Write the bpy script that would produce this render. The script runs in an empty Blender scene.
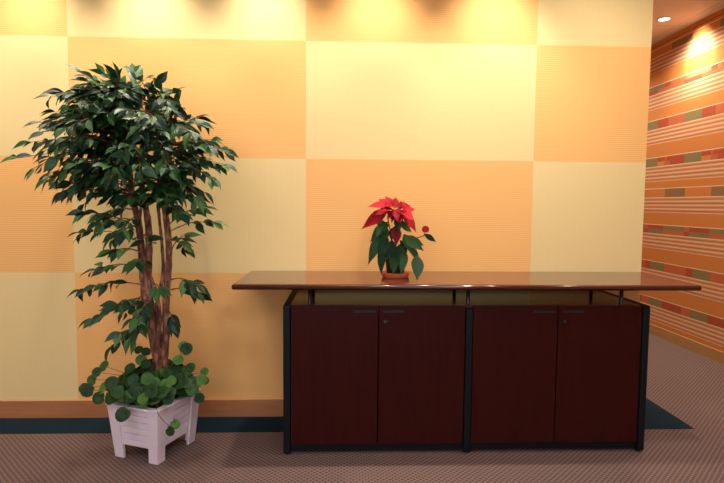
import bpy, bmesh, math, random
from mathutils import Vector, Matrix

SC = bpy.context.scene
COL = SC.collection
PI = math.pi

# ------------------------------------------------------------------ camera
F_PX, W_PX, H_PX = 531.03, 724.0, 483.0
CAM = Vector((0.0, -3.197, 1.304))
RT = Vector((0.99934687, -0.03524697, 0.00796761))
UP = Vector((-0.00546086, 0.07065231, 0.99748606))
FW = Vector((0.03572129, 0.99687808, -0.07041369))
cam_data = bpy.data.cameras.new('camera')
cam_data.sensor_width = 36.0
cam_data.lens = F_PX / W_PX * 36.0
cam_data.clip_start = 0.05
cam = bpy.data.objects.new('camera', cam_data)
COL.objects.link(cam)
m = Matrix((RT, UP, -FW)).transposed().to_4x4()
m.translation = CAM
cam.matrix_world = m
SC.camera = cam

# ------------------------------------------------------------------ world, daylight, exposure
SC.view_settings.view_transform = 'Standard'
SC.view_settings.look = 'None'
SC.view_settings.gamma = 1.0
SC.view_settings.use_curve_mapping = False
SC.view_settings.exposure = 0.0
world = bpy.data.worlds.new('world')
SC.world = world
world.use_nodes = True
wbg = world.node_tree.nodes['Background']
wbg.inputs[0].default_value = (0.62, 0.72, 0.95, 1)
wbg.inputs[1].default_value = 0.8

def area(name, loc, rot, sx, sy, power, color):
    l = bpy.data.lights.new(name, 'AREA')
    l.shape = 'RECTANGLE'
    l.size, l.size_y, l.energy, l.color = sx, sy, power, color
    o = bpy.data.objects.new(name, l)
    COL.objects.link(o)
    o.location, o.rotation_euler = loc, rot
    return o

area('window_daylight', (-0.6, -6.32, 1.75), (PI / 2, 0, 0), 4.2, 1.7, 70, (0.95, 0.90, 1.0))

WARM = (1.0, 0.91, 0.78)
SPOT_POWER = 92
TROFFER = 15.0

def spot(name, loc, power, color=WARM, size=80, tilt=(0, 0, 0)):
    l = bpy.data.lights.new(name, 'SPOT')
    l.energy, l.color = power, color
    l.spot_size, l.spot_blend = math.radians(size), 1.0
    l.shadow_soft_size = 0.035
    o = bpy.data.objects.new(name, l)
    COL.objects.link(o)
    o.location, o.rotation_euler = loc, tilt
    return o

# ------------------------------------------------------------------ measures
X0, TW, TH, Z1 = -1.5953, 1.3716, 0.6859, 2.2557      # wall tiles
CEIL, XR, XE = 2.959, 3.169, 1.841
XL, YB, YF = -3.3, 6.0, -6.2
BB = 0.107

def ray(px, py):
    return FW + RT * ((px - W_PX / 2) / F_PX) - UP * ((py - H_PX / 2) / F_PX)

def at(px, py, Y):
    d = ray(px, py)
    return CAM + d * ((Y - CAM.y) / d.y)

# ------------------------------------------------------------------ materials
class NT:
    def __init__(self, name):
        self.m = bpy.data.materials.new(name)
        self.m.use_nodes = True
        self.t = self.m.node_tree
        self.b = self.t.nodes['Principled BSDF']
        self._co = None
    def n(self, typ, **kw):
        x = self.t.nodes.new(typ)
        for k, v in kw.items():
            setattr(x, k, v)
        return x
    def link(self, a, b):
        self.t.links.new(a, b)
    def put(self, sock, v):
        if hasattr(v, 'links') or hasattr(v, 'is_output'):
            self.link(v, sock)
        else:
            sock.default_value = v
    def co(self):
        if self._co is None:
            self._co = self.n('ShaderNodeTexCoord').outputs['Object']
        return self._co
    def xyz(self):
        s = self.n('ShaderNodeSeparateXYZ')
        self.link(self.co(), s.inputs[0])
        return s.outputs
    def math(self, op, a, b=0.0, c=None):
        x = self.n('ShaderNodeMath', operation=op)
        self.put(x.inputs[0], a)
        self.put(x.inputs[1], b)
        if c is not None:
            self.put(x.inputs[2], c)
        return x.outputs[0]
    def mix(self, fac, a, b, typ='MIX'):
        x = self.n('ShaderNodeMix', data_type='RGBA', blend_type=typ)
        self.put(x.inputs[0], fac)
        self.put(x.inputs[6], a)
        self.put(x.inputs[7], b)
        return x.outputs[2]
    def noise(self, scale, detail=2.0, rough=0.5, stretch=None):
        x = self.n('ShaderNodeTexNoise')
        x.inputs['Scale'].default_value = scale
        x.inputs['Detail'].default_value = detail
        x.inputs['Roughness'].default_value = rough
        if stretch:
            mp = self.n('ShaderNodeMapping')
            mp.inputs['Scale'].default_value = stretch
            self.link(self.co(), mp.inputs[0])
            self.link(mp.outputs[0], x.inputs['Vector'])
        else:
            self.link(self.co(), x.inputs['Vector'])
        return x.outputs['Fac']
    def ramp(self, fac, stops):
        x = self.n('ShaderNodeValToRGB')
        while len(x.color_ramp.elements) < len(stops):
            x.color_ramp.elements.new(0.5)
        for e, (p, c) in zip(x.color_ramp.elements, stops):
            e.position, e.color = p, (*c, 1) if len(c) == 3 else c
        self.put(x.inputs[0], fac)
        return x.outputs[0]
    def bump(self, h, strength=0.3, dist=0.002):
        x = self.n('ShaderNodeBump')
        x.inputs['Strength'].default_value = strength
        x.inputs['Distance'].default_value = dist
        self.link(h, x.inputs['Height'])
        self.link(x.outputs[0], self.b.inputs['Normal'])
    def base(self, v):
        self.put(self.b.inputs['Base Color'], v)
        return self
    def set(self, **kw):
        for k, v in kw.items():
            self.put(self.b.inputs[k.replace('_', ' ')], v)
        return self

def rgb(r, g, b):
    f = lambda v: (v / 255 / 12.92) if v / 255 <= 0.04045 else ((v / 255 + 0.055) / 1.055) ** 2.4
    return (f(r), f(g), f(b), 1.0)

def plain(name, col, rough=0.5, metal=0.0, coat=0.0, vary=0.08, vscale=18, bump=0.0):
    t = NT(name)
    f = t.noise(vscale, 3)
    c2 = tuple(max(0, x * (1 - vary * 2)) for x in col[:3]) + (1,)
    t.base(t.mix(f, c2, col))
    t.set(Roughness=rough, Metallic=metal, Coat_Weight=coat)
    if bump:
        t.bump(t.noise(vscale * 12, 3), bump, 0.001)
    return t.m

# checkered ribbed wallcovering: amber squares ribbed across, straw squares ribbed upright
def wall_material():
    t = NT('checkered_wallcovering')
    x, y, z = t.xyz()
    u = t.math('DIVIDE', t.math('SUBTRACT', x, X0), TW)
    v = t.math('DIVIDE', t.math('SUBTRACT', Z1, z), TH)
    k = t.math('ADD', t.math('FLOOR', u), t.math('MINIMUM', t.math('FLOOR', v), 2.0))      # the lowest squares run on down to the baseboard
    par = t.math('FLOORED_MODULO', k, 2.0)                       # 1 = straw? (v floor of the top row is -1)
    hr = t.math('SINE', t.math('MULTIPLY', z, 2 * PI / 0.01183))
    vr = t.math('SINE', t.math('MULTIPLY', x, 2 * PI / 0.0137))
    hh = t.math('MULTIPLY_ADD', hr, 0.5, 0.5)
    vv = t.math('MULTIPLY_ADD', vr, 0.5, 0.5)
    n = t.noise(60, 2, 0.6, (1, 1, 6))
    amber = t.mix(hh, AMBER_D, AMBER_L)
    straw = t.mix(vv, STRAW_D, STRAW_L)
    c = t.mix(par, amber, straw)
    c = t.mix(t.math('MULTIPLY', n, 0.10), c, (0.9, 0.6, 0.3, 1), 'MULTIPLY')
    t.base(c)
    t.set(Roughness=0.7)
    t.b.inputs['Specular IOR Level'].default_value = 0.2
    h = t.math('ADD', t.math('MULTIPLY', hh, t.math('SUBTRACT', 1.0, par)), t.math('MULTIPLY', t.math('MULTIPLY', vv, par), 0.5))
    fu = t.math('ABSOLUTE', t.math('SUBTRACT', t.math('FRACT', u), 0.5))
    seam = t.math('GREATER_THAN', fu, 0.4985)
    t.bump(t.math('SUBTRACT', h, seam), 0.12, 0.001)
    return t.m

AMBER_L, AMBER_D = (0.87, 0.50, 0.18, 1), (0.79, 0.42, 0.14, 1)
STRAW_L, STRAW_D = (0.78, 0.61, 0.29, 1), (0.75, 0.58, 0.265, 1)

def carpet_material():
    t = NT('woven_carpet')
    x, y, z = t.xyz()
    p = 0.029
    def ln(e):
        s = t.math('ABSOLUTE', t.math('SINE', t.math('MULTIPLY', e, PI / p)))
        return t.math('SUBTRACT', 1.0, s)
    w = t.noise(9, 2)
    a = ln(t.math('MULTIPLY_ADD', w, 0.006, t.math('ADD', x, y)))
    b = ln(t.math('MULTIPLY_ADD', w, 0.006, t.math('SUBTRACT', x, y)))
    g = t.math('MAXIMUM', a, b)
    f = t.math('MULTIPLY', g, t.math('MULTIPLY_ADD', t.noise(350, 2), 0.8, 0.6))
    c = t.ramp(f, [(0.10, (0.088, 0.050, 0.039)), (0.55, (0.138, 0.087, 0.072)), (0.95, (0.215, 0.145, 0.125))])
    t.base(t.mix(t.math('MULTIPLY', t.noise(1.6, 2), 0.25), c, (0.8, 0.75, 0.7, 1), 'MULTIPLY'))
    t.set(Roughness=0.95)
    t.b.inputs['Specular IOR Level'].default_value = 0.1
    t.bump(f, 0.5, 0.003)
    return t.m

def teal_material():
    t = NT('teal_carpet')
    f = t.noise(400, 2)
    t.base(t.mix(f, (0.004, 0.012, 0.020, 1), (0.011, 0.027, 0.036, 1)))
    t.set(Roughness=0.95)
    t.b.inputs['Specular IOR Level'].default_value = 0.1
    t.bump(f, 0.5, 0.002)
    return t.m

def wood(name, dark, light, stretch, rough=0.35, coat=0.0, scale=6):
    t = NT(name)
    a = t.noise(scale, 5, 0.6, stretch)
    b = t.noise(scale * 5, 3, 0.6, stretch)
    f = t.math('MULTIPLY_ADD', b, 0.35, t.math('MULTIPLY', a, 0.65))
    t.base(t.ramp(f, [(0.32, dark), (0.68, light)]))
    t.set(Roughness=rough, Coat_Weight=coat, Coat_Roughness=0.06)
    return t.m

M = {}
M['wall'] = wall_material()
M['carpet'] = carpet_material()
M['teal'] = teal_material()
M['paint'] = plain('cream_paint', (0.62, 0.50, 0.30, 1), 0.8, vary=0.03)
M['white_paint'] = plain('off_white_paint', (0.7, 0.68, 0.62, 1), 0.6, vary=0.03)
M['baseboard'] = wood('maple_baseboard', (0.34, 0.125, 0.045), (0.48, 0.20, 0.08), (1, 1, 14), 0.45, 0, 3)
M['baseboard_r'] = wood('maple_baseboard_corridor', (0.34, 0.18, 0.06), (0.48, 0.27, 0.09), (1, 1, 14), 0.45, 0, 3)
M['cherry_v'] = wood('dark_cherry_door', (0.026, 0.0032, 0.0022), (0.042, 0.0056, 0.0036), (9, 9, 0.7), 0.42, 0.0)
M['cherry_v'].node_tree.nodes['Principled BSDF'].inputs['Specular IOR Level'].default_value = 0.12
M['cherry_h'] = wood('glossy_cherry_counter', (0.048, 0.010, 0.008), (0.085, 0.020, 0.013), (0.7, 9, 9), 0.15, 0.35)
M['cherry_top'] = wood('glossy_cherry_cabinet_top', (0.04, 0.012, 0.006), (0.075, 0.022, 0.010), (0.7, 9, 9), 0.18, 0.0)
M['cherry_top'].node_tree.nodes['Principled BSDF'].inputs['Specular IOR Level'].default_value = 0.35
M['black'] = plain('black_slate_panel', (0.004, 0.006, 0.008, 1), 0.5)
M['black'].node_tree.nodes['Principled BSDF'].inputs['Specular IOR Level'].default_value = 0.2
M['black_metal'] = plain('black_metal', (0.008, 0.008, 0.009, 1), 0.3, 0.3)
M['grey_metal'] = plain('dull_grey_metal', (0.012, 0.016, 0.018, 1), 0.55, 0.2)
M['chrome'] = plain('chrome', (0.16, 0.16, 0.17, 1), 0.3, 1.0)
M['planter'] = plain('whitewashed_wood', (0.78, 0.68, 0.73, 1), 0.55, vary=0.05, vscale=30, bump=0.1)
M['soil'] = plain('potting_soil', (0.05, 0.03, 0.018, 1), 0.95, vary=0.4, vscale=60, bump=0.9)
M['terracotta'] = plain('terracotta', (0.72, 0.16, 0.055, 1), 0.7)
M['pot'] = plain('dark_green_pot', (0.018, 0.026, 0.018, 1), 0.45)
M['trim_metal'] = plain('white_trim', (0.75, 0.72, 0.66, 1), 0.4)

def bark():
    t = NT('ficus_bark')
    f = t.noise(45, 5, 0.65, (1, 1, 0.35))
    t.base(t.ramp(f, [(0.36, (0.06, 0.020, 0.011)), (0.52, (0.21, 0.085, 0.045)), (0.66, (0.46, 0.22, 0.13))]))
    t.set(Roughness=0.8)
    t.bump(f, 0.8, 0.006)
    return t.m
M['bark'] = bark()

def leafmat(name, stops, rough=0.35, spec=0.5, trans=0.0):
    t = NT(name)
    r = t.n('ShaderNodeNewGeometry').outputs['Random Per Island']
    c = t.ramp(r, stops)
    n = t.noise(70, 2)
    t.base(t.mix(t.math('MULTIPLY', n, 0.45), c, (0.45, 0.5, 0.4, 1), 'MULTIPLY'))
    t.set(Roughness=rough)
    t.b.inputs['Specular IOR Level'].default_value = spec
    return t.m
M['leaf'] = leafmat('ficus_leaf', [(0.0, (0.007, 0.030, 0.013)), (0.45, (0.012, 0.050, 0.017)), (0.72, (0.026, 0.094, 0.020)), (0.90, (0.055, 0.16, 0.032)), (1.0, (0.13, 0.26, 0.08))], 0.45, 0.3)
M['round_leaf'] = leafmat('round_leaf', [(0.0, (0.008, 0.032, 0.007)), (0.6, (0.018, 0.065, 0.009)), (1.0, (0.085, 0.20, 0.03))], 0.5, 0.22)
M['poin_leaf'] = leafmat('poinsettia_leaf', [(0.0, (0.009, 0.028, 0.012)), (0.7, (0.018, 0.052, 0.016)), (1.0, (0.045, 0.10, 0.025))], 0.6, 0.12)
M['bract'] = leafmat('red_bract', [(0.0, (0.26, 0.005, 0.010)), (0.6, (0.42, 0.009, 0.020)), (1.0, (0.58, 0.018, 0.035))], 0.65, 0.1)
M['bract_dark'] = leafmat('dark_red_bract', [(0.0, (0.13, 0.012, 0.018)), (1.0, (0.17, 0.012, 0.020))], 0.7, 0.05)
M['stem'] = plain('green_stem', (0.05, 0.07, 0.025, 1), 0.6)
M['red_stem'] = plain('reddish_stem', (0.16, 0.05, 0.035, 1), 0.6)
M['bud'] = plain('yellow_bud', (0.45, 0.33, 0.05, 1), 0.5)

def emit(name, col, strength):
    t = NT(name)
    t.base(col)
    t.set(Emission_Color=col, Emission_Strength=strength)
    return t.m
M['lamp'] = emit('lamp_glow', (1, 0.93, 0.82, 1), 9)

def ceiling_material():
    t = NT('ceiling_tiles')
    x, y, z = t.xyz()
    gx = t.math('ABSOLUTE', t.math('SUBTRACT', t.math('FRACT', t.math('DIVIDE', x, 0.61)), 0.5))
    gy = t.math('ABSOLUTE', t.math('SUBTRACT', t.math('FRACT', t.math('DIVIDE', t.math('ADD', y, 0.13), 0.61)), 0.5))
    s = t.math('GREATER_THAN', t.math('MAXIMUM', gx, gy), 0.494)
    n = t.noise(120, 3, 0.7)
    c = t.mix(n, (0.66, 0.54, 0.47, 1), (0.78, 0.66, 0.58, 1))
    t.base(t.mix(s, c, (0.45, 0.34, 0.27, 1)))
    t.set(Roughness=0.9)
    t.bump(t.math('SUBTRACT', n, s), 0.3, 0.002)
    return t.m
M['ceiling'] = ceiling_material()

def fabric(name, col):
    t = NT(name)
    f = t.noise(30, 4, 0.7, (1, 3, 30))
    d = tuple(v * 0.72 for v in col) + (1,)
    t.base(t.mix(f, d, (*col, 1)))
    t.set(Roughness=0.8)
    t.b.inputs['Specular IOR Level'].default_value = 0.2
    return t.m

# ------------------------------------------------------------------ mesh helpers
def obj(name, bm, mat, parent=None, smooth=False):
    me = bpy.data.meshes.new(name)
    bmesh.ops.recalc_face_normals(bm, faces=bm.faces[:]) if not getattr(bm, 'keep', False) else None
    bm.to_mesh(me)
    bm.free()
    mats = mat if isinstance(mat, list) else [mat]
    for q in mats:
        me.materials.append(q)
    if smooth:
        for f in me.polygons:
            f.use_smooth = True
    o = bpy.data.objects.new(name, me)
    COL.objects.link(o)
    if parent is not None:
        o.parent = parent
    return o

def from_data(name, V, Fc, mat, parent=None, smooth=False):
    me = bpy.data.meshes.new(name)
    me.from_pydata([tuple(v) for v in V], [], Fc)
    mats = mat if isinstance(mat, list) else [mat]
    for q in mats:
        me.materials.append(q)
    me.update()
    if smooth:
        for f in me.polygons:
            f.use_smooth = True
    o = bpy.data.objects.new(name, me)
    COL.objects.link(o)
    if parent is not None:
        o.parent = parent
    return o

def box(bm, x0, x1, y0, y1, z0, z1, bevel=0.0, seg=2):
    r = bmesh.ops.create_cube(bm, size=1.0)
    vs = r['verts']
    for v in vs:
        v.co = Vector((x0 + (v.co.x + 0.5) * (x1 - x0), y0 + (v.co.y + 0.5) * (y1 - y0), z0 + (v.co.z + 0.5) * (z1 - z0)))
    if bevel:
        es = list({e for v in vs for e in v.link_edges})
        bmesh.ops.bevel(bm, geom=es, offset=bevel, segments=seg, profile=0.5, affect='EDGES')

def bx(name, mat, parent, *a, bevel=0.0, seg=2):
    bm = bmesh.new()
    box(bm, *a, bevel=bevel, seg=seg)
    return obj(name, bm, mat, parent)

def frame_of(d):
    d = d.normalized()
    a = Vector((0, 0, 1)) if abs(d.z) < 0.9 else Vector((1, 0, 0))
    s = d.cross(a).normalized()
    return s, s.cross(d).normalized()

def tube(V, Fc, pts, rad, n=8, cap=True):
    """append a tapered tube through pts to the lists V, Fc"""
    base = len(V)
    k = len(pts)
    s, u = frame_of(pts[1] - pts[0])
    for i in range(k):
        d = (pts[min(i + 1, k - 1)] - pts[max(i - 1, 0)]).normalized()
        s = (s - d * s.dot(d)).normalized()
        u = d.cross(s)
        r = rad[i] if isinstance(rad, (list, tuple)) else rad
        for j in range(n):
            a = 2 * PI * j / n
            V.append(pts[i] + s * (r * math.cos(a)) + u * (r * math.sin(a)))
    for i in range(k - 1):
        for j in range(n):
            j2 = (j + 1) % n
            Fc.append((base + i * n + j, base + i * n + j2, base + (i + 1) * n + j2, base + (i + 1) * n + j))
    if cap:
        Fc.append(tuple(base + j for j in reversed(range(n))))
        Fc.append(tuple(base + (k - 1) * n + j for j in range(n)))

def catmull(P, per=5):
    out = []
    Q = [P[0] * 2 - P[1]] + list(P) + [P[-1] * 2 - P[-2]]
    for i in range(1, len(Q) - 2):
        a, b, c, d = Q[i - 1], Q[i], Q[i + 1], Q[i + 2]
        for j in range(per):
            t = j / per
            out.append(0.5 * ((2 * b) + (c - a) * t + (2 * a - 5 * b + 4 * c - d) * t * t + (3 * b - a - 3 * c + d) * t ** 3))
    out.append(P[-1].copy())
    return out

def lathe(name, prof, mat, parent, n=40, loc=(0, 0, 0)):
    V, Fc = [], []
    for r, z in prof:
        for j in range(n):
            a = 2 * PI * j / n
            V.append((loc[0] + r * math.cos(a), loc[1] + r * math.sin(a), loc[2] + z))
    k = len(prof)
    for i in range(k - 1):
        for j in range(n):
            j2 = (j + 1) % n
            Fc.append((i * n + j, i * n + j2, (i + 1) * n + j2, (i + 1) * n + j))
    Fc.append(tuple(reversed(range(n))))
    Fc.append(tuple((k - 1) * n + j for j in range(n)))
    return from_data(name, V, Fc, mat, parent, True)

def tag(o, label, cat, group=None, kind=None):
    o['label'] = label
    o['category'] = cat
    if group:
        o['group'] = group
    if kind:
        o['kind'] = kind
    return o

def thing(name, label, cat, loc=(0, 0, 0), group=None):
    o = bpy.data.objects.new(name, None)
    o.empty_display_size = 0.1
    COL.objects.link(o)
    o.location = loc
    return tag(o, label, cat, group)

def struct(o, label=None):
    o['kind'] = 'structure'
    if label:
        o['label'] = label
    return o

class local:
    """build children in world coordinates, then hang them on the root without moving them"""
    def __init__(self, root):
        self.root = root
        self.before = set(bpy.data.objects)
    def done(self):
        off = Matrix.Translation(-Vector(self.root.location))
        for o in set(bpy.data.objects) - self.before:
            if o.parent is self.root and o.type == 'MESH':
                o.data.transform(off)
            elif o.type == 'MESH' and o.parent is not None:
                o.data.transform(off)

# ------------------------------------------------------------------ the room
struct(bx('floor', M['carpet'], None, XL - 0.1, XR + 0.1, YF - 0.1, YB + 0.1, -0.06, 0.0), 'brown woven carpet with a lighter diamond grid')
struct(bx('ceiling', M['ceiling'], None, XL - 0.1, XR + 0.1, YF - 0.1, YB + 0.1, CEIL, CEIL + 0.06), 'beige tiled ceiling')
# checkered wall: front face and the end that turns into the corridor
struct(bx('wall_back', M['wall'], None, XL, XE, 0.0, 0.14, 0.0, CEIL), 'wall of large amber and straw coloured ribbed squares')
struct(bx('wall_corridor', M['paint'], None, XE - 0.14, XE, 0.14, YB, 0.0, CEIL), 'cream wall running back along the corridor')
struct(bx('wall_left', M['paint'], None, XL - 0.1, XL, YF, YB, 0.0, CEIL), 'cream side wall')
struct(bx('wall_end', M['paint'], None, XE - 0.14, XR, YB, YB + 0.1, 0.0, CEIL), 'cream wall at the end of the corridor')

# front wall (behind the viewer) with a wide window
wx0, wx1, wz0, wz1 = -2.7, 1.5, 0.9, 2.6
bm = bmesh.new()
box(bm, XL, wx0, YF - 0.1, YF, 0, CEIL)
box(bm, wx1, XR, YF - 0.1, YF, 0, CEIL)
box(bm, wx0, wx1, YF - 0.1, YF, 0, wz0)
box(bm, wx0, wx1, YF - 0.1, YF, wz1, CEIL)
struct(obj('wall_front', bm, M['paint']), 'cream wall with a wide window')
bm = bmesh.new()
for a in (wx0, wx0 + 1.387, wx0 + 2.774, wx1 - 0.04):
    box(bm, a, a + 0.04, YF - 0.08, YF - 0.02, wz0, wz1)
for a in (wz0, wz1 - 0.04):
    box(bm, wx0, wx1, YF - 0.079, YF - 0.021, a, a + 0.04)
struct(obj('window_1', bm, M['trim_metal']), 'wide window with three panes')
g = NT('window_glass')
tr = g.n('ShaderNodeBsdfTransparent')
gl = g.n('ShaderNodeBsdfGlossy')
gl.inputs['Roughness'].default_value = 0.02
mx = g.n('ShaderNodeMixShader')
mx.inputs[0].default_value = 0.06
g.link(tr.outputs[0], mx.inputs[1])
g.link(gl.outputs[0], mx.inputs[2])
g.link(mx.outputs[0], g.t.nodes['Material Output'].inputs[0])
struct(bx('window_pane', g.m, bpy.data.objects['window_1'], wx0 + 0.03, wx1 - 0.03, YF - 0.053, YF - 0.047, wz0 + 0.03, wz1 - 0.03))

# patterned wall on the right: bands of coloured blocks, woven stripes and plain amber
FM = [fabric('woven_amber', (0.66, 0.235, 0.055)), fabric('woven_pink', (0.66, 0.30, 0.135)), fabric('woven_cream_line', (0.88, 0.58, 0.36)),
      fabric('woven_brown', (0.33, 0.135, 0.045)), fabric('woven_green', (0.27, 0.20, 0.085)), fabric('woven_red', (0.46, 0.085, 0.035)),
      fabric('woven_orange_red', (0.56, 0.145, 0.05)), fabric('woven_olive', (0.30, 0.17, 0.065))]
AM, PK, CR, BR, GR, RD, OR, OL = range(8)
P0, PER = 1.29, 0.66
rows = [  # top z, bottom z, segments over one repeat (start fraction, colour) for upper and lower half
    (2.885, 2.815, [(0, AM), (.353, OL)], None),
    (2.519, 2.44, [(0, RD), (.08, GR), (.42, OR), (.62, GR)], [(0, OR), (.2, RD), (.45, OR)]),
    (2.173, 2.086, [(0, RD), (.17, GR), (.41, OR)], None),
    (1.794, 1.707, [(0, OR), (.03, RD), (.15, GR), (.393, RD)], [(0, OR), (.03, AM), (.15, GR), (.393, RD), (.60, OR)]),
    (1.478, 1.395, [(0, AM), (.353, OL)], None),
    (1.116, 1.03, [(0, RD), (.267, OR), (.34, GR)], [(0, GR), (.2, GR), (.267, RD), (.34, OR)]),
    (0.742, 0.659, [(0, GR), (.195, RD), (.28, OR), (.618, GR)], None),
    (0.369, 0.292, [(0, GR), (.195, OR), (.325, RD), (.623, GR)], None)]
V, Fc, mi = [], [], []
ya, yb = YF, YB
def strip(z0, z1, col):
    i = len(V)
    V.extend([(XR, ya, z0), (XR, yb, z0), (XR, yb, z1), (XR, ya, z1)])
    Fc.append((i, i + 3, i + 2, i + 1)); mi.append(col)
def blocks(z0, z1, segs):
    n0 = int((ya - P0) / PER) - 1
    n1 = int((yb - P0) / PER) + 1
    for k in range(n0, n1 + 1):
        for q, (s, c) in enumerate(segs):
            e = segs[q + 1][0] if q + 1 < len(segs) else PER
            a, b = max(ya, P0 + k * PER + s), min(yb, P0 + k * PER + e)
            if b - a < 1e-4:
                continue
            i = len(V)
            V.extend([(XR, a, z0), (XR, b, z0), (XR, b, z1), (XR, a, z1)])
            Fc.append((i, i + 3, i + 2, i + 1)); mi.append(c)
top = CEIL
strip(2.925, CEIL, AM)
strip(2.915, 2.925, BR)
strip(2.885 + .008, 2.915, AM)
for r, (zt, zb, s1, s2) in enumerate(rows):
    strip(zt, zt + 0.008, CR)
    if s2:
        zm = (zt + zb) / 2
        blocks(zm, zt, s1); blocks(zb, zm, s2)
    else:
        blocks(zb, zt, s1)
    nxt = rows[r + 1][0] + 0.008 if r + 1 < len(rows) else 0.09
    z = zb
    for q in range(4):
        strip(z - 0.009, z, CR); strip(z - 0.021, z - 0.009, PK)
        strip(z - 0.027, z - 0.021, BR if (q + r) % 2 else OR); strip(z - 0.037, z - 0.027, PK)
        z -= 0.037
    strip(z - 0.004, z, CR)
    z -= 0.004
    strip(nxt, z, AM) if z > nxt + .001 else None
i = len(V)
strip(0.0, 0.09, AM)
wr = from_data('wall_right', V, Fc, FM)
for f, c in zip(wr.data.polygons, mi):
    f.material_index = c
# give the wall its thickness
bm = bmesh.new(); bm.from_mesh(wr.data)
box(bm, XR + 0.001, XR + 0.12, YF, YB, 0, CEIL)
bm.to_mesh(wr.data); bm.free()
struct(wr, 'wall with horizontal bands of red, green and orange blocks')

struct(bx('baseboard_back', M['baseboard'], None, XL, XE + 0.012, -0.012, 0.0, 0.0, BB, bevel=0.002), 'maple baseboard')
struct(bx('baseboard_corridor', M['baseboard'], None, XE, XE + 0.012, 0.0, YB, 0.0, BB, bevel=0.002), 'maple baseboard')
struct(bx('baseboard_right', M['baseboard_r'], None, XR - 0.012, XR, YF, YB, 0.0, BB - 0.008, bevel=0.002), 'maple baseboard of the banded wall')
struct(bx('baseboard_left', M['baseboard'], None, XL, XL + 0.012, YF, -0.012, 0.0, BB, bevel=0.002), 'maple baseboard')
# teal carpet border set into the floor, turning the corner of the wall
V = [(XL, -0.231, .0015), (XE + .231, -0.231, .0015), (XE + .231, YB, .0015), (XE, YB, .0015), (XE, 0, .0015), (XL, 0, .0015)]
V2 = [(x, y, -0.01) for x, y, z in V]
Fc = [(0, 1, 4, 5), (1, 2, 3, 4), (0, 6, 7, 1), (1, 7, 8, 2)]
struct(from_data('trim_1', V + V2, Fc, M['teal']), 'teal carpet border along the wall')

# ------------------------------------------------------------------ recessed downlights
def downlight(x, y, label, group, power=SPOT_POWER, size=87, tilt=(0.10, 0, 0), wash=0.13, wtilt=(0.86, 0, 0)):
    t = thing('recessed_downlight', label, 'ceiling light', (x, y, CEIL), group)
    V, Fc = [], []
    n = 28
    prof = [(0.062, 0.0), (0.062, -0.006), (0.046, -0.006), (0.042, -0.0015)]
    for r, z in prof:
        for j in range(n):
            a = 2 * PI * j / n
            V.append((r * math.cos(a), r * math.sin(a), z))
    for i in range(3):
        for j in range(n):
            Fc.append((i * n + j, i * n + (j + 1) % n, (i + 1) * n + (j + 1) % n, (i + 1) * n + j))
    from_data('trim_ring', V, Fc, M['trim_metal'], t, True)
    V = [(0.042 * math.cos(2 * PI * j / n), 0.042 * math.sin(2 * PI * j / n), -0.003) for j in range(n)]
    from_data('lamp_lens', V, [tuple(reversed(range(n)))], M['lamp'], t)
    s = spot('downlight_beam', (x, y, CEIL - 0.02), power, size=size, tilt=tilt)
    if wash:                                    # the reflector throws a small bright scallop high on the wall
        s = spot('downlight_scallop', (x, y, CEIL - 0.02), power * wash, size=62, tilt=wtilt)
    return t
for i, x in enumerate((-2.48, -1.80, -1.11, -0.46, 0.19, 0.88)):
    downlight(x, -0.34, 'round recessed downlight in the ceiling above the checkered wall', 'downlights above the checkered wall')
for y in (0.2, 1.534, 2.87, 4.2):
    near = abs(y - 1.534) < .1  # only the near one is visible; the rest are added to brighten the corridor
    downlight(2.83, y, 'round recessed downlight glowing in the corridor ceiling beside the banded wall' if near else 'round downlight added out of view along the corridor ceiling to brighten the corridor',
              None if near else 'added unseen corridor downlights', SPOT_POWER * 1.15, size=140, tilt=(0, -0.1, 0), wash=0.55, wtilt=(0, -0.95, 0))
downlight(1.45, -0.95, 'round downlight added out of view to brighten the right end of the checkered wall', None, SPOT_POWER * 1.0, size=120, tilt=(0.40, 0, 0), wash=0)  # added lamp, unseen, to lift the right end of the checkered wall
# square light panels in the ceiling of the room in front of the credenza
M['diffuser'] = emit('panel_glow', (0.86, 0.88, 1.0, 1), TROFFER)
for x in (-1.6, 0.9):
    for y in (-2.7, -4.7):
        t = thing('ceiling_light_panel', 'rectangular white light panel in the room ceiling in front of the credenza', 'ceiling light', (x, y, CEIL), 'light panels in the room ceiling')
        bm = bmesh.new()
        for s in (-1, 1):
            box(bm, s * 0.6 - 0.02, s * 0.6 + 0.02, -0.32, 0.32, -0.012, 0.0)
            box(bm, -0.58, 0.58, s * 0.3 - 0.02, s * 0.3 + 0.02, -0.012, 0.0)
        obj('frame', bm, M['trim_metal'], t)
        bx('diffuser', M['diffuser'], t, -0.58, 0.58, -0.28, 0.28, -0.006, -0.001)

# ------------------------------------------------------------------ credenza with floating counter
CF, CBk, CTOP = -0.512, -0.014, 0.787
cr = thing('reception_credenza', 'long dark cherry credenza with four doors and a floating glossy counter', 'cabinet', (0.65, -0.28, 0))
lc = local(cr)
for a, b in ((-0.303, -0.267), (0.636, 0.672), (1.565, 1.601)):
    mid = a > 0 and a < 1
    bm = bmesh.new()
    box(bm, a, b, CF - 0.010, CBk, 0.012, CTOP - (0.019 if mid else 0), bevel=0.006, seg=3)
    sp = obj('side_panel', bm, M['black'], cr)
    for yy in (CF + 0.02, CBk - 0.05):
        lathe('foot_glide', [(0.012, 0.0), (0.014, 0.003), (0.014, 0.013)], M['black_metal'], sp, 16, ((a + b) / 2, yy, 0))
bm = bmesh.new()
box(bm, -0.267, 1.565, CF + 0.0205, CBk, CTOP - 0.019, CTOP - 0.001, bevel=0.002)
obj('cabinet_top', bm, M['cherry_top'], cr)
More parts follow.
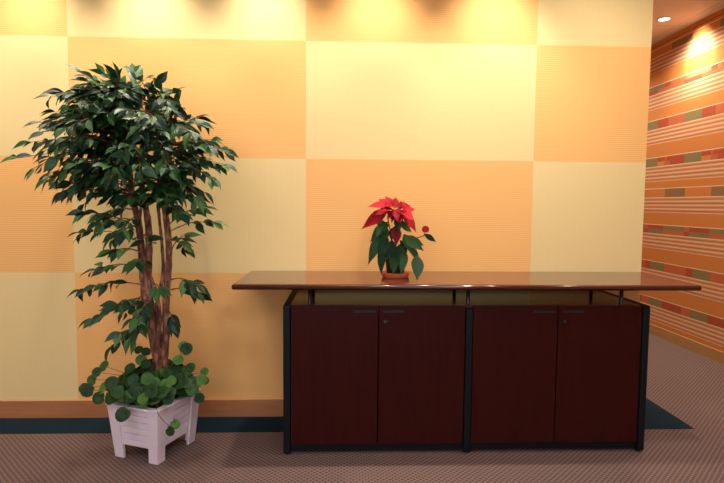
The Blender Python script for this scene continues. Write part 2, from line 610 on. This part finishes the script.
for a, b in ((-0.267, 0.636), (0.672, 1.565)):
    bx('back_panel', M['black'], cr, a, b, CBk - 0.02, CBk - 0.002, 0.03, CTOP - 0.019)
    bx('bottom_shelf', M['black'], cr, a, b, CF + 0.03, CBk - 0.02, 0.035, 0.055)
    bx('base_rail', M['black'], cr, a, b, CF + 0.012, CF + 0.03, 0.022, 0.058)
    bx('top_rail', M['black'], cr, a, b, CF + 0.024, CF + 0.04, CTOP - 0.05, CTOP - 0.0195)
    mid = (a + b) / 2
    for s, (p, q) in ((0, (a + 0.003, mid - 0.0025)), (1, (mid + 0.0025, b - 0.003))):
        dz1 = CTOP - 0.004
        d = bx('door', M['cherry_v'], cr, p, q, CF, CF + 0.019, 0.055, dz1, bevel=0.0012)
        if s == 0:
            h0, h1 = q - 0.128, q - 0.012
        else:
            h0, h1 = p + 0.020, p + 0.128
        bm = bmesh.new()
        box(bm, h0, h1, CF - 0.007, CF - 0.0005, 0.7525, 0.7605, bevel=0.002)
        box(bm, h0, h1, CF - 0.002, CF + 0.0005, 0.748, 0.7525)
        obj('handle', bm, M['grey_metal'], d)
        if s == 1:
            V, Fc = [], []
            tube(V, Fc, [Vector((p + 0.031, CF + 0.001, 0.704)), Vector((p + 0.031, CF - 0.004, 0.704))], [0.0125, 0.0115], 20)
            lk = from_data('lock', V, Fc, M['black_metal'], d)
            V, Fc = [], []
            tube(V, Fc, [Vector((p + 0.031, CF - 0.002, 0.704)), Vector((p + 0.031, CF - 0.006, 0.704))], [0.0075, 0.0068], 16)
            from_data('lock_barrel', V, Fc, M['chrome'], d)
for x in (-0.170, 0.652, 1.465):
    for y in (-0.48, -0.14):
        lathe('post', [(0.012, 0), (0.012, 0.003), (0.0098, 0.004), (0.0098, 0.080), (0.012, 0.081), (0.012, 0.0835)], M['black_metal'], cr, 20, (x, y, CTOP - 0.001))
# counter: a board with a full rounded nose
def counter():
    x0, x1, y0, y1, z0, z1 = -0.555, 1.848, -0.548, -0.014, 0.8695, 0.9
    bm = bmesh.new()
    box(bm, x0, x1, y0, y1, z0, z1)
    es = [e for e in bm.edges if abs(e.verts[0].co.x - e.verts[1].co.x) > 1 and abs(e.verts[0].co.y - y0) < 1e-5]
    es += [e for e in bm.edges if abs(e.verts[0].co.y - e.verts[1].co.y) > 0.3]
    bmesh.ops.bevel(bm, geom=es, offset=0.0125, segments=6, profile=0.5, affect='EDGES')
    o = obj('counter_top', bm, M['cherry_h'], cr)
    for f in o.data.polygons:
        f.use_smooth = f.area < 0.05
    return o
counter()
lc.done()

# ------------------------------------------------------------------ leaves
def leaf_shape(V, Fc, base, d, nrm, L, Wd, curl=0.25, fold=0.18, rows_=5, shape='ovate', stalk=0.0):
    d = d.normalized()
    s = d.cross(nrm)
    if s.length < 1e-3:
        s = frame_of(d)[0]
    s.normalize()
    n = s.cross(d).normalized()
    prof = {'ovate': [0.08, 0.62, 0.93, 1.0, 0.86, 0.58, 0.22, 0.0], 'star': [0.08, 0.50, 0.84, 1.0, 0.97, 0.80, 0.52, 0.20, 0.0]}[shape]
    i0 = len(V)
    P = base + d * stalk
    for k, w in enumerate(prof):
        t = k / (len(prof) - 1)
        c = P + d * (L * (t - 0.10 * curl * t * t)) - n * (L * curl * t * t)
        if w == 0:
            V.append(c)
        else:
            hw = Wd * 0.5 * w
            V.append(c - s * hw + n * (hw * fold * 2))
            V.append(c)
            V.append(c + s * hw + n * (hw * fold * 2))
    m_ = len(prof) - 1
    for k in range(m_ - 1):
        a = i0 + 3 * k
        Fc.append((a, a + 3, a + 4, a + 1))
        Fc.append((a + 1, a + 4, a + 5, a + 2))
    a = i0 + 3 * (m_ - 1)
    Fc.append((a, a + 3, a + 1))
    Fc.append((a + 1, a + 3, a + 2))

def disc_leaf(V, Fc, c, nrm, toward, R_):
    """a cupped, heart-notched round leaf centred at c"""
    n = nrm.normalized()
    a = (toward - n * toward.dot(n))
    a = a.normalized() if a.length > 1e-3 else frame_of(n)[0]
    b = n.cross(a)
    i0 = len(V)
    N = 12
    V.append(c - n * (R_ * 0.12) - a * (R_ * 0.25))
    for ring, rr in ((0, 0.55), (1, 1.0)):
        for j in range(N):
            th = 2 * PI * j / N
            r = R_ * rr * (1 - 0.30 * max(0, math.cos(th - PI)) ** 10)
            lift = R_ * (0.02 if ring == 0 else 0.04 - 0.14 * (math.cos(th) > 0.7))
            V.append(c + a * (r * math.cos(th) * 1.06) + b * (r * math.sin(th)) + n * lift)
    for j in range(N):
        j2 = (j + 1) % N
        Fc.append((i0, i0 + 1 + j, i0 + 1 + j2))
        Fc.append((i0 + 1 + j, i0 + 1 + N + j, i0 + 1 + N + j2, i0 + 1 + j2))

# ------------------------------------------------------------------ planter
PC, PA = Vector((-0.986, -0.42, 0)), -0.377
pt = thing('wooden_planter', 'square whitewashed wooden planter box on four legs standing on the carpet', 'planter', PC)
RZ = Matrix.Rotation(PA, 4, 'Z')
BX, BY, FL, PH = 0.134, 0.147, 0.024, 0.286
def taper(bm):
    for v in bm.verts:
        k = v.co.z / PH
        v.co.x *= (BX + FL * k) / BX
        v.co.y *= (BY + FL * k) / BY
        v.co = RZ @ v.co
LW = 0.055
for sx in (-1, 1):
    for sy in (-1, 1):
        bm = bmesh.new()
        # corner leg: an angle of two boards, tapering to the foot
        xa, xb = sorted((sx * BX, sx * (BX - LW)))
        yc, yd = sorted((sy * BY, sy * (BY - 0.016)))
        box(bm, xa, xb, yc, yd, 0, PH - 0.012, bevel=0.0015)
        xa, xb = sorted((sx * BX, sx * (BX - 0.016)))
        yc, yd = sorted((sy * (BY - 0.016), sy * (BY - LW)))
        box(bm, xa, xb, yc, yd, 0, PH - 0.012, bevel=0.0015)
        taper(bm)
        obj('leg', bm, M['planter'], pt)
def slats(axis, s):
    bm = bmesh.new()
    z = 0.072
    while z < PH - 0.03:
        h = 0.0335
        if axis == 'y':
            yc, yd = sorted((s * (BY - 0.008), s * (BY - 0.020)))
            box(bm, -(BX - 0.012), BX - 0.012, yc, yd, z, min(z + h - 0.003, PH - 0.014), bevel=0.002)
        else:
            xa, xb = sorted((s * (BX - 0.008), s * (BX - 0.020)))
            box(bm, xa, xb, -(BY - 0.012), BY - 0.012, z, min(z + h - 0.003, PH - 0.014), bevel=0.002)
        z += h
    if axis == 'y':
        yc, yd = sorted((s * (BY - 0.014), s * (BY - 0.024)))
        box(bm, -(BX - 0.022), BX - 0.022, yc, yd, 0.075, PH - 0.02)
    else:
        xa, xb = sorted((s * (BX - 0.014), s * (BX - 0.024)))
        box(bm, xa, xb, -(BY - 0.022), BY - 0.022, 0.075, PH - 0.02)
    taper(bm)
    obj('slatted_side', bm, M['planter'], pt)
for s in (-1, 1):
    slats('y', s); slats('x', s)
bm = bmesh.new()
for s in (-1, 1):
    yc, yd = sorted((s * (BY + 0.004), s * (BY - 0.026)))
    box(bm, -(BX + 0.004), BX + 0.004, yc, yd, PH - 0.012, PH, bevel=0.002)
    xa, xb = sorted((s * (BX + 0.004), s * (BX - 0.026)))
    box(bm, xa, xb, -(BY - 0.026), BY - 0.026, PH - 0.012, PH - 0.0002, bevel=0.002)
taper(bm)
obj('rim', bm, M['planter'], pt)
bm = bmesh.new()
box(bm, -(BX - 0.026), BX - 0.026, -(BY - 0.026), BY - 0.026, 0.08, PH - 0.035)
taper(bm)
obj('soil', bm, M['soil'], pt)

# ------------------------------------------------------------------ ficus tree
random.seed(11)
TY = -0.42
tree = thing('ficus_tree', 'tall artificial ficus with braided trunks growing out of the white planter', 'tree', (PC.x, PC.y, 0.25))
lt = local(tree)
stems = [  # (px, py, depth, radius)
    [(161, 392, -.42, .030), (158, 360, -.43, .027), (152, 330, -.44, .025), (146, 300, -.43, .022), (143, 270, -.40, .020), (141, 245, -.39, .018), (138, 220, -.41, .017), (132, 197, -.43, .016), (130, 170, -.43, .012), (126, 140, -.42, .009), (122, 105, -.42, .005)],
    [(161, 392, -.40, .024), (160, 365, -.40, .022), (155, 340, -.41, .021), (151, 310, -.42, .020), (148, 280, -.44, .019), (149, 250, -.45, .018), (148, 222, -.43, .017), (144, 198, -.40, .015), (140, 165, -.38, .012), (146, 130, -.37, .008), (150, 98, -.36, .004)],
    [(165, 392, -.41, .022), (164, 365, -.42, .020), (166, 335, -.42, .019), (166, 305, -.41, .018), (168, 275, -.40, .018), (169, 250, -.41, .017), (167, 225, -.42, .016), (163, 197, -.42, .014), (162, 165, -.42, .011), (170, 135, -.42, .007), (178, 112, -.43, .004)],
    [(163, 390, -.37, .012), (161, 345, -.38, .011), (157, 305, -.39, .010), (163, 275, -.38, .009), (162, 245, -.37, .008), (159, 215, -.38, .008), (158, 180, -.38, .006), (156, 140, -.36, .004)],
    [(159, 390, -.45, .014), (156, 350, -.46, .013), (160, 320, -.45, .011), (155, 290, -.45, .010), (145, 262, -.44, .009), (139, 232, -.44, .008), (141, 200, -.45, .007), (136, 160, -.46, .005)]]
V, Fc = [], []
stem_pts = []
for st in stems:
    P = [at(a, b, c) for a, b, c, r in st]
    Q = catmull(P, 5)
    rr = []
    for i in range(len(Q)):
        f = i / 5
        k = min(int(f), len(st) - 2)
        t = f - k
        rr.append((st[k][3] * (1 - t) + st[k + 1][3] * t) * (1 + 0.07 * math.sin(i * 1.9 + k)))
    tube(V, Fc, Q, rr, 12)
    stem_pts.append(Q)
from_data('trunk', V, Fc, M['bark'], tree, True)

TV, TF, LV, LF = [], [], [], []
def twig(a, b, n, sag=0.03, r0=0.004, L=(0.066, 0.092), start=0.25, droop=0.45, up=0.0, zig=0.35):
    d = b - a
    ln = d.length
    mid = a + d * 0.5 + Vector((0, 0, sag * ln * 3))
    P = catmull([a, mid, b], 5)
    tube(TV, TF, P, [r0 * (1 - 0.75 * i / (len(P) - 1)) for i in range(len(P))], 5, cap=True)
    for i in range(n):
        t = start + (1 - start) * (i + 0.5) / n
        f = t * (len(P) - 1)
        k = min(int(f), len(P) - 2)
        p = P[k].lerp(P[k + 1], f - k)
        dd = (P[k + 1] - P[k]).normalized()
        s, u = frame_of(dd)
        side = 1 if i % 2 else -1
        az = random.uniform(-0.9, 0.9)
        lat = s * (side * math.cos(az)) + u * math.sin(az) * 0.7
        o = dd * random.uniform(0.5, 1.1) + lat * random.uniform(0.5, 0.95) + Vector((0, 0, -droop * random.uniform(0.4, 1.5) + up))
        o.normalize()
        nr = Vector((random.gauss(0, .5), random.gauss(-.75, .5), 0.85))
        l = random.uniform(*L)
        tube(TV, TF, [p, p + o * 0.012], 0.0011, 4, cap=False)
        leaf_shape(LV, LF, p, o, nr, l, l * random.uniform(0.40, 0.49), curl=random.uniform(0.05, 0.4), fold=random.uniform(0.05, 0.25), stalk=0.012)
    # terminal leaf
    dd = (P[-1] - P[-2]).normalized() + Vector((0, 0, -droop * 0.4 + up))
    leaf_shape(LV, LF, P[-1], dd, Vector((random.gauss(0, .4), random.gauss(-.3, .4), 1)), L[1] * 0.95, L[1] * 0.42, curl=0.2)

def T(x0, y0, Y0, x1, y1, Y1, n, **k):
    twig(at(x0, y0, Y0), at(x1, y1, Y1), n, **k)

# outline twigs of the crown (from the stems outward), with their depth
out = [
    (122, 105, -.42, 82, 74, -.50, 8, dict(up=.3, droop=.1)), (124, 100, -.42, 104, 74, -.38, 8, dict(up=.35, droop=.1, L=(.055,.08))),
    (124, 100, -.42, 118, 76, -.46, 8, dict(up=.35, droop=.1, L=(.055,.08))), (140, 100, -.38, 134, 74, -.30, 7, dict(up=.6, droop=.0)),
    (122, 110, -.42, 60, 92, -.62, 11, dict(droop=.15)), (122, 112, -.42, 50, 96, -.50, 10, dict(droop=.15)),
    (146, 115, -.37, 158, 82, -.44, 8, dict(up=.1)), (150, 110, -.37, 173, 93, -.52, 8, dict(up=.2, droop=.1)),
    (160, 140, -.40, 196, 118, -.50, 9, dict(up=.15, droop=.15)), (168, 135, -.42, 202, 122, -.35, 9, dict(droop=.3)),
    (165, 150, -.42, 212, 140, -.52, 10, dict(droop=.4)), (165, 150, -.42, 224, 150, -.40, 11, dict(droop=.5)),
    (163, 165, -.42, 224, 164, -.50, 12, dict(droop=.5)), (163, 165, -.42, 212, 178, -.58, 10, dict(droop=.6)),
    (163, 175, -.42, 204, 192, -.40, 9, dict(droop=.7)), (163, 180, -.42, 196, 200, -.52, 8, dict(droop=.7)),
    (130, 165, -.43, 16, 158, -.55, 4, dict(start=.82, droop=.1)), (128, 150, -.43, 30, 142, -.60, 13, dict(droop=.4)),
    (128, 140, -.43, 42, 122, -.68, 12, dict(droop=.35)), (126, 140, -.43, 34, 168, -.45, 13, dict(droop=.6)),
    (130, 160, -.43, 48, 178, -.66, 12, dict(droop=.6)), (130, 165, -.43, 62, 192, -.55, 12, dict(droop=.7)),
    (130, 170, -.43, 78, 190, -.36, 10, dict(droop=.7)), (128, 130, -.43, 55, 112, -.40, 11, dict(droop=.3)),
    (124, 120, -.42, 66, 128, -.80, 12, dict(droop=.35)), (124, 120, -.42, 80, 100, -.72, 11, dict(droop=.2)),
    (140, 165, -.40, 110, 178, -.80, 11, dict(droop=.5)), (140, 165, -.40, 140, 170, -.86, 11, dict(droop=.6)),
    (150, 160, -.40, 172, 170, -.82, 11, dict(droop=.6)), (150, 130, -.40, 152, 118, -.80, 10, dict(droop=.3)),
    # lower stray branches
    (136, 240, -.40, 80, 232, -.44, 8, dict(start=.5, droop=.5, L=(.062, .078))), (138, 228, -.42, 84, 212, -.52, 9, dict(start=.4, droop=.5)),
    (140, 222, -.42, 100, 222, -.60, 7, dict(droop=.6)),
    (146, 268, -.42, 92, 270, -.40, 8, dict(start=.35, droop=.2)), (142, 252, -.42, 112, 250, -.52, 6, dict(start=.3, droop=.4)),
    (146, 285, -.43, 80, 290, -.46, 10, dict(start=.2, droop=.3)),
    (148, 305, -.43, 92, 318, -.50, 9, dict(start=.3, droop=.25)), (148, 300, -.43, 118, 304, -.60, 8, dict(start=.2, droop=.5)),
    (150, 318, -.43, 112, 346, -.48, 9, dict(start=.2, droop=.9)), (150, 312, -.44, 130, 338, -.60, 7, dict(start=.2, droop=.9)),
    (152, 300, -.44, 136, 318, -.62, 8, dict(start=.2, droop=.6)),
    (168, 290, -.41, 201, 292, -.44, 9, dict(start=.35, droop=.6)), (168, 280, -.41, 196, 284, -.52, 7, dict(start=.4, droop=.5)),
    (169, 255, -.41, 182, 236, -.52, 5, dict(start=.5)), (168, 232, -.42, 213, 222, -.44, 5, dict(start=.45, droop=.3)),
    (168, 225, -.42, 204, 207, -.50, 9, dict(start=.3, droop=.5)), (167, 240, -.42, 188, 248, -.30, 5, dict(start=.5)),
    (168, 310, -.41, 174, 322, -.50, 5, dict(start=.3, droop=.7)), (150, 250, -.44, 144, 236, -.55, 5, dict(start=.3)),
    (138, 225, -.42, 112, 238, -.50, 8, dict(start=.2, droop=.6)), (136, 210, -.43, 100, 214, -.36, 9, dict(start=.2, droop=.6)),
    (140, 215, -.42, 122, 232, -.62, 8, dict(start=.2, droop=.7)), (160, 205, -.42, 182, 214, -.56, 8, dict(start=.2, droop=.6)),
    (148, 262, -.43, 134, 262, -.58, 6, dict(start=.2, droop=.6)), (150, 292, -.44, 124, 312, -.42, 8, dict(start=.3, droop=.6)),
    (150, 330, -.44, 120, 332, -.54, 7, dict(start=.2, droop=.7)), (130, 165, -.43, 52, 172, -.40, 13, dict(droop=.6)),
    (126, 135, -.43, 44, 132, -.50, 13, dict(droop=.4)), (132, 165, -.43, 84, 204, -.46, 10, dict(droop=.7)),
    (152, 285, -.45, 160, 288, -.56, 4, dict(start=.4, droop=.6)),
]
for a in out:
    T(*a[:7], **a[7])
# filling twigs inside the crown volume
poly = [(62, 100), (88, 80), (110, 76), (135, 78), (160, 88), (178, 105), (200, 128), (214, 150), (210, 172), (190, 192), (165, 204), (140, 200), (112, 198), (92, 200), (72, 196), (50, 176), (42, 150), (50, 124)]
def inside(x, y):
    c = False
    for i in range(len(poly)):
        x1, y1 = poly[i]; x2, y2 = poly[i - 1]
        if (y1 > y) != (y2 > y) and x < (x2 - x1) * (y - y1) / (y2 - y1) + x1:
            c = not c
    return c
cnt = 0
while cnt < 165:
    x, y = random.uniform(40, 216), (random.uniform(76, 205) if cnt % 3 else random.uniform(78, 150))
    if not inside(x, y):
        continue
    rx, ry = (x - 128) / 95, (y - 145) / 72
    rr = math.sqrt(max(0.08, 1 - rx * rx - ry * ry))
    Y = TY + random.uniform(-1, 0.75) * 0.42 * rr
    # root: nearest point of a stem a little lower than the tip
    tip = at(x, y, Y)
    best = min((q for Q in stem_pts[:4] for q in Q if q.z > 1.30), key=lambda q: (q - (tip + Vector((0, 0, -0.10)))).length + random.uniform(0, .05))
    d = tip - best
    if d.length > 0.5:
        best = best + d * 0.25
    twig(best, tip, random.randint(8, 11), droop=random.uniform(0.3, 0.8), start=0.3)
    cnt += 1
from_data('twigs', TV, TF, M['bark'], tree, True)
from_data('foliage', LV, LF, M['leaf'], tree, False)
lt.done()

# ------------------------------------------------------------------ round-leaved plant at the foot of the tree
random.seed(5)
und = thing('trailing_plant', 'low bushy plant with round green leaves spilling over the planter rim', 'plant', (PC.x, PC.y, 0.25))
lu = local(und)
SV, SF, DV, DF = [], [], [], []
root = Vector((PC.x, PC.y, 0.255))
def rleaf(c, R_=None, nrm=None, frm=None):
    R_ = R_ or random.uniform(0.025, 0.035)
    out_ = (c - root)
    n_ = nrm or (Vector((out_.x, out_.y, 0)).normalized() * random.uniform(0.2, 1.0) + Vector((random.gauss(0, .35), random.gauss(-.25, .35), random.uniform(0.3, 1.1))))
    disc_leaf(DV, DF, c, n_, out_ + Vector((0, 0, -0.05)), R_)
    f = frm or (root + Vector((random.uniform(-.08, .08), random.uniform(-.08, .08), 0.0)))
    mid = f.lerp(c, 0.5) + Vector((0, 0, 0.04))
    n2 = n_.normalized()
    tube(SV, SF, catmull([f, mid, c - n2 * (R_ * 0.13)], 4), 0.0014, 4, cap=False)
for i in range(210):
    a = random.uniform(0, 2 * PI)
    r = math.sqrt(random.uniform(0.02, 1)) * 0.215
    h = 0.315 + 0.135 * math.sqrt(max(0, 1 - (r / 0.23) ** 2)) * random.uniform(0.25, 1.0) + (0.0 if r < .16 else -0.01)
    rleaf(Vector((PC.x + r * math.cos(a), PC.y + r * math.sin(a) * 0.92, h)))
for px, py, Y, R_ in ((88, 391, -.46, .034), (84, 388, -.42, .028), (97, 372, -.45, .026), (104, 366, -.38, .03), (103, 388, -.50, .035), (99, 398, -.52, .033), (112, 383, -.56, .034),
                      (110, 398, -.56, .034), (123, 414, -.64, .037), (118, 392, -.60, .032), (130, 396, -.62, .034), (143, 398, -.63, .030), (151, 391, -.66, .033), (168, 399, -.64, .030), (162, 392, -.64, .032),
                      (186, 349, -.42, .034), (183, 346, -.38, .028), (178, 360, -.46, .028), (190, 368, -.42, .028), (201, 380, -.44, .030), (205, 381, -.40, .022), (199, 398, -.46, .028), (192, 390, -.50, .030),
                      (183, 380, -.52, .030), (141, 360, -.46, .028), (146, 352, -.40, .024), (139, 350, -.38, .024), (146, 364, -.52, .026), (130, 368, -.50, .028), (204, 372, -.36, .025), (92, 380, -.40, .028)):
    c = at(px, py, Y)
    rleaf(c, R_, Vector((random.gauss(0, .35), -1.0, random.uniform(0.3, .9))))
# the single vine hanging down the front corner
vine = [at(158, 400, -.66), at(157, 410, -.675), at(161, 418, -.68), at(167, 424, -.675), at(174, 428, -.665)]
tube(SV, SF, catmull(vine, 4), 0.0016, 5)
rleaf(at(175, 424, -.67), .024, Vector((.2, -1, .3)), vine[-1])
rleaf(at(170, 431, -.68), .024, Vector((-.3, -1, .2)), vine[-1])
from_data('stems', SV, SF, M['stem'], und, True)
from_data('foliage', DV, DF, M['round_leaf'], und, False)
lu.done()

# ------------------------------------------------------------------ saucer and poinsettia
PX, PY, PZ = 0.292, -0.270, 0.9
sa = thing('plant_saucer', 'round terracotta saucer on the counter under the poinsettia pot', 'saucer', (PX, PY, PZ))
lathe('dish', [(0.068, 0.0), (0.073, 0.003), (0.079, 0.024), (0.081, 0.028), (0.078, 0.029), (0.073, 0.024), (0.066, 0.008), (0.02, 0.006)], M['terracotta'], sa)
po = thing('potted_poinsettia', 'red poinsettia in a small dark pot on the cherry counter', 'potted plant', (PX, PY, PZ + 0.006))
lp = local(po)
pz = PZ + 0.0085
lathe('pot', [(0.044, 0.0), (0.047, 0.002), (0.057, 0.080), (0.061, 0.081), (0.062, 0.098), (0.058, 0.098), (0.055, 0.085), (0.02, 0.084)], M['pot'], po, 36, (PX, PY, pz))
lathe('soil', [(0.01, 0.0), (0.055, 0.0), (0.053, 0.006), (0.01, 0.010)], M['soil'], po, 24, (PX, PY, pz + 0.083))
random.seed(3)
SV, SF = [], []
base = Vector((PX, PY, pz + 0.088))
def pstem(*pts, r=0.0035):
    tube(SV, SF, catmull([base + Vector((random.uniform(-.02, .02), random.uniform(-.02, .02), 0))] + [at(*p) for p in pts], 5), r, 6)
pstem((392, 240, -.27), (388, 218, -.27), (390, 209, -.27))
pstem((397, 240, -.28), (402, 222, -.28), (404, 212, -.29))
pstem((395, 245, -.25), (397, 225, -.23), (398, 208, -.24))
pstem((402, 250, -.28), (412, 240, -.30), (426, 235, -.31), r=0.0028)
pstem((402, 250, -.28), (412, 240, -.30), (423, 236, -.31), (425, 230, -.315), r=0.0022)
pstem((404, 248, -.28), (410, 243, -.33), (416, 252, -.35), r=0.0022)
pstem((388, 250, -.28), (378, 240, -.30), r=0.0025)
from_data('stems', SV, SF, M['red_stem'], po, True)
def pl(V, Fc, b, t, w, nr=(0, -1, .6), curl=.18, shape='star'):
    B, T_ = at(*b), at(*t)
    if T_.z < 0.93:
        curl = 0.0
        if T_.z < 0.906:                       # the low tips come to rest on the counter
            T_ = at(t[0], t[1], -0.47)
            T_.z = max(T_.z, 0.906)
    d = T_ - B
    leaf_shape(V, Fc, B, d, Vector(nr), d.length, w, curl=curl, fold=.15, shape=shape)
GV, GF = [], []
green = [((388, 222, -.30), (368, 240, -.33), .052), ((384, 232, -.30), (366, 263, -.36), .062), ((388, 228, -.26), (373, 218, -.30), .045), ((386, 222, -.30), (376, 236, -.36), .05),
         ((388, 238, -.33), (378, 256, -.38), .055), ((392, 240, -.34), (388, 262, -.39), .055), ((384, 248, -.34), (378, 274, -.39), .046), ((394, 250, -.34), (393, 275, -.39), .06),
         ((404, 249, -.32), (402, 274, -.40), .05), ((417, 255, -.36), (417, 284, -.37), .066), ((404, 236, -.32), (424, 250, -.38), .06), ((404, 234, -.30), (412, 252, -.36), .05),
         ((408, 240, -.30), (426, 243, -.30), .05), ((424, 234, -.31), (437, 242, -.32), .030), ((402, 222, -.28), (412, 224, -.34), .04), ((396, 226, -.30), (390, 240, -.36), .05),
         ((398, 222, -.22), (414, 232, -.15), .05), ((390, 225, -.22), (372, 234, -.14), .05), ((396, 240, -.20), (384, 262, -.14), .05), ((400, 240, -.20), (410, 262, -.14), .05),
         ((396, 218, -.32), (400, 232, -.37), .04), ((410, 246, -.31), (420, 262, -.35), .035), ((386, 226, -.32), (384, 244, -.37), .05), ((400, 244, -.33), (398, 260, -.38), .05),
         ((392, 250, -.2), (395, 268, -.16), .05), ((382, 236, -.28), (372, 250, -.28), .05)]
for b, t, w in green:
    pl(GV, GF, b, t, w * 1.05, (random.gauss(0, .4), -1, random.uniform(.2, 1.0)), curl=random.uniform(.1, .3))
from_data('leaves', GV, GF, M['poin_leaf'], po, True)
BV, BF = [], []
bracts = [((388, 209, -.28), (361, 228, -.32), .060), ((390, 206, -.28), (368, 204, -.33), .050), ((391, 207, -.28), (378, 197, -.24), .045), ((392, 207, -.28), (386, 195, -.27), .042),
          ((394, 208, -.28), (397, 196, -.25), .042), ((390, 210, -.30), (376, 213, -.38), .048), ((394, 210, -.30), (392, 222, -.37), .044), ((400, 210, -.28), (404, 199, -.22), .04),
          ((402, 211, -.28), (416, 208, -.24), .042), ((402, 212, -.29), (418, 231, -.34), .052), ((401, 212, -.30), (414, 218, -.38), .050), ((399, 212, -.30), (400, 222, -.38), .045),
          ((396, 208, -.27), (384, 203, -.37), .045), ((397, 207, -.26), (401, 203, -.36), .045), ((392, 206, -.22), (381, 203, -.15), .05), ((400, 208, -.22), (412, 204, -.15), .05),
          ((402, 212, -.26), (413, 222, -.18), .045), ((395, 206, -.24), (392, 198, -.17), .045), ((389, 210, -.24), (374, 218, -.19), .045), ((395, 212, -.31), (387, 218, -.37), .04),
          ((393, 209, -.31), (383, 209, -.39), .045), ((398, 210, -.31), (407, 215, -.39), .045), ((398, 210, -.30), (406, 205, -.36), .042), ((404, 214, -.30), (411, 228, -.36), .042), ((396, 209, -.32), (397, 219, -.40), .04)]
for b, t, w in bracts:
    pl(BV, BF, b, t, w * 1.1, (random.gauss(0, .3), -0.8, random.uniform(.5, 1.0)), curl=random.uniform(.08, .25))
disc_leaf(BV, BF, at(425.5, 229.5, -.32), Vector((-.15, -1, .15)), Vector((0, 0, 1)), 0.020)
from_data('bracts', BV, BF, M['bract'], po, True)
BV, BF = [], []
pl(BV, BF, (395, 226, -.33), (397, 245, -.38), .06, (.2, -1, .4), .1)
o = from_data('withered_bract', BV, BF, M['bract_dark'], po, True)
o['label'] = 'dark wine-red drooping bract'
for c in ((391, 207, -.30), (394, 208, -.31), (401, 211, -.31), (398, 208, -.29)):
    q = at(*c)
    BV, BF = [], []
    tube(BV, BF, [q, q + Vector((0, -.003, .008))], [.003, .002], 6)
    from_data('flower_bud', BV, BF, M['bud'], po, True)
lp.done()
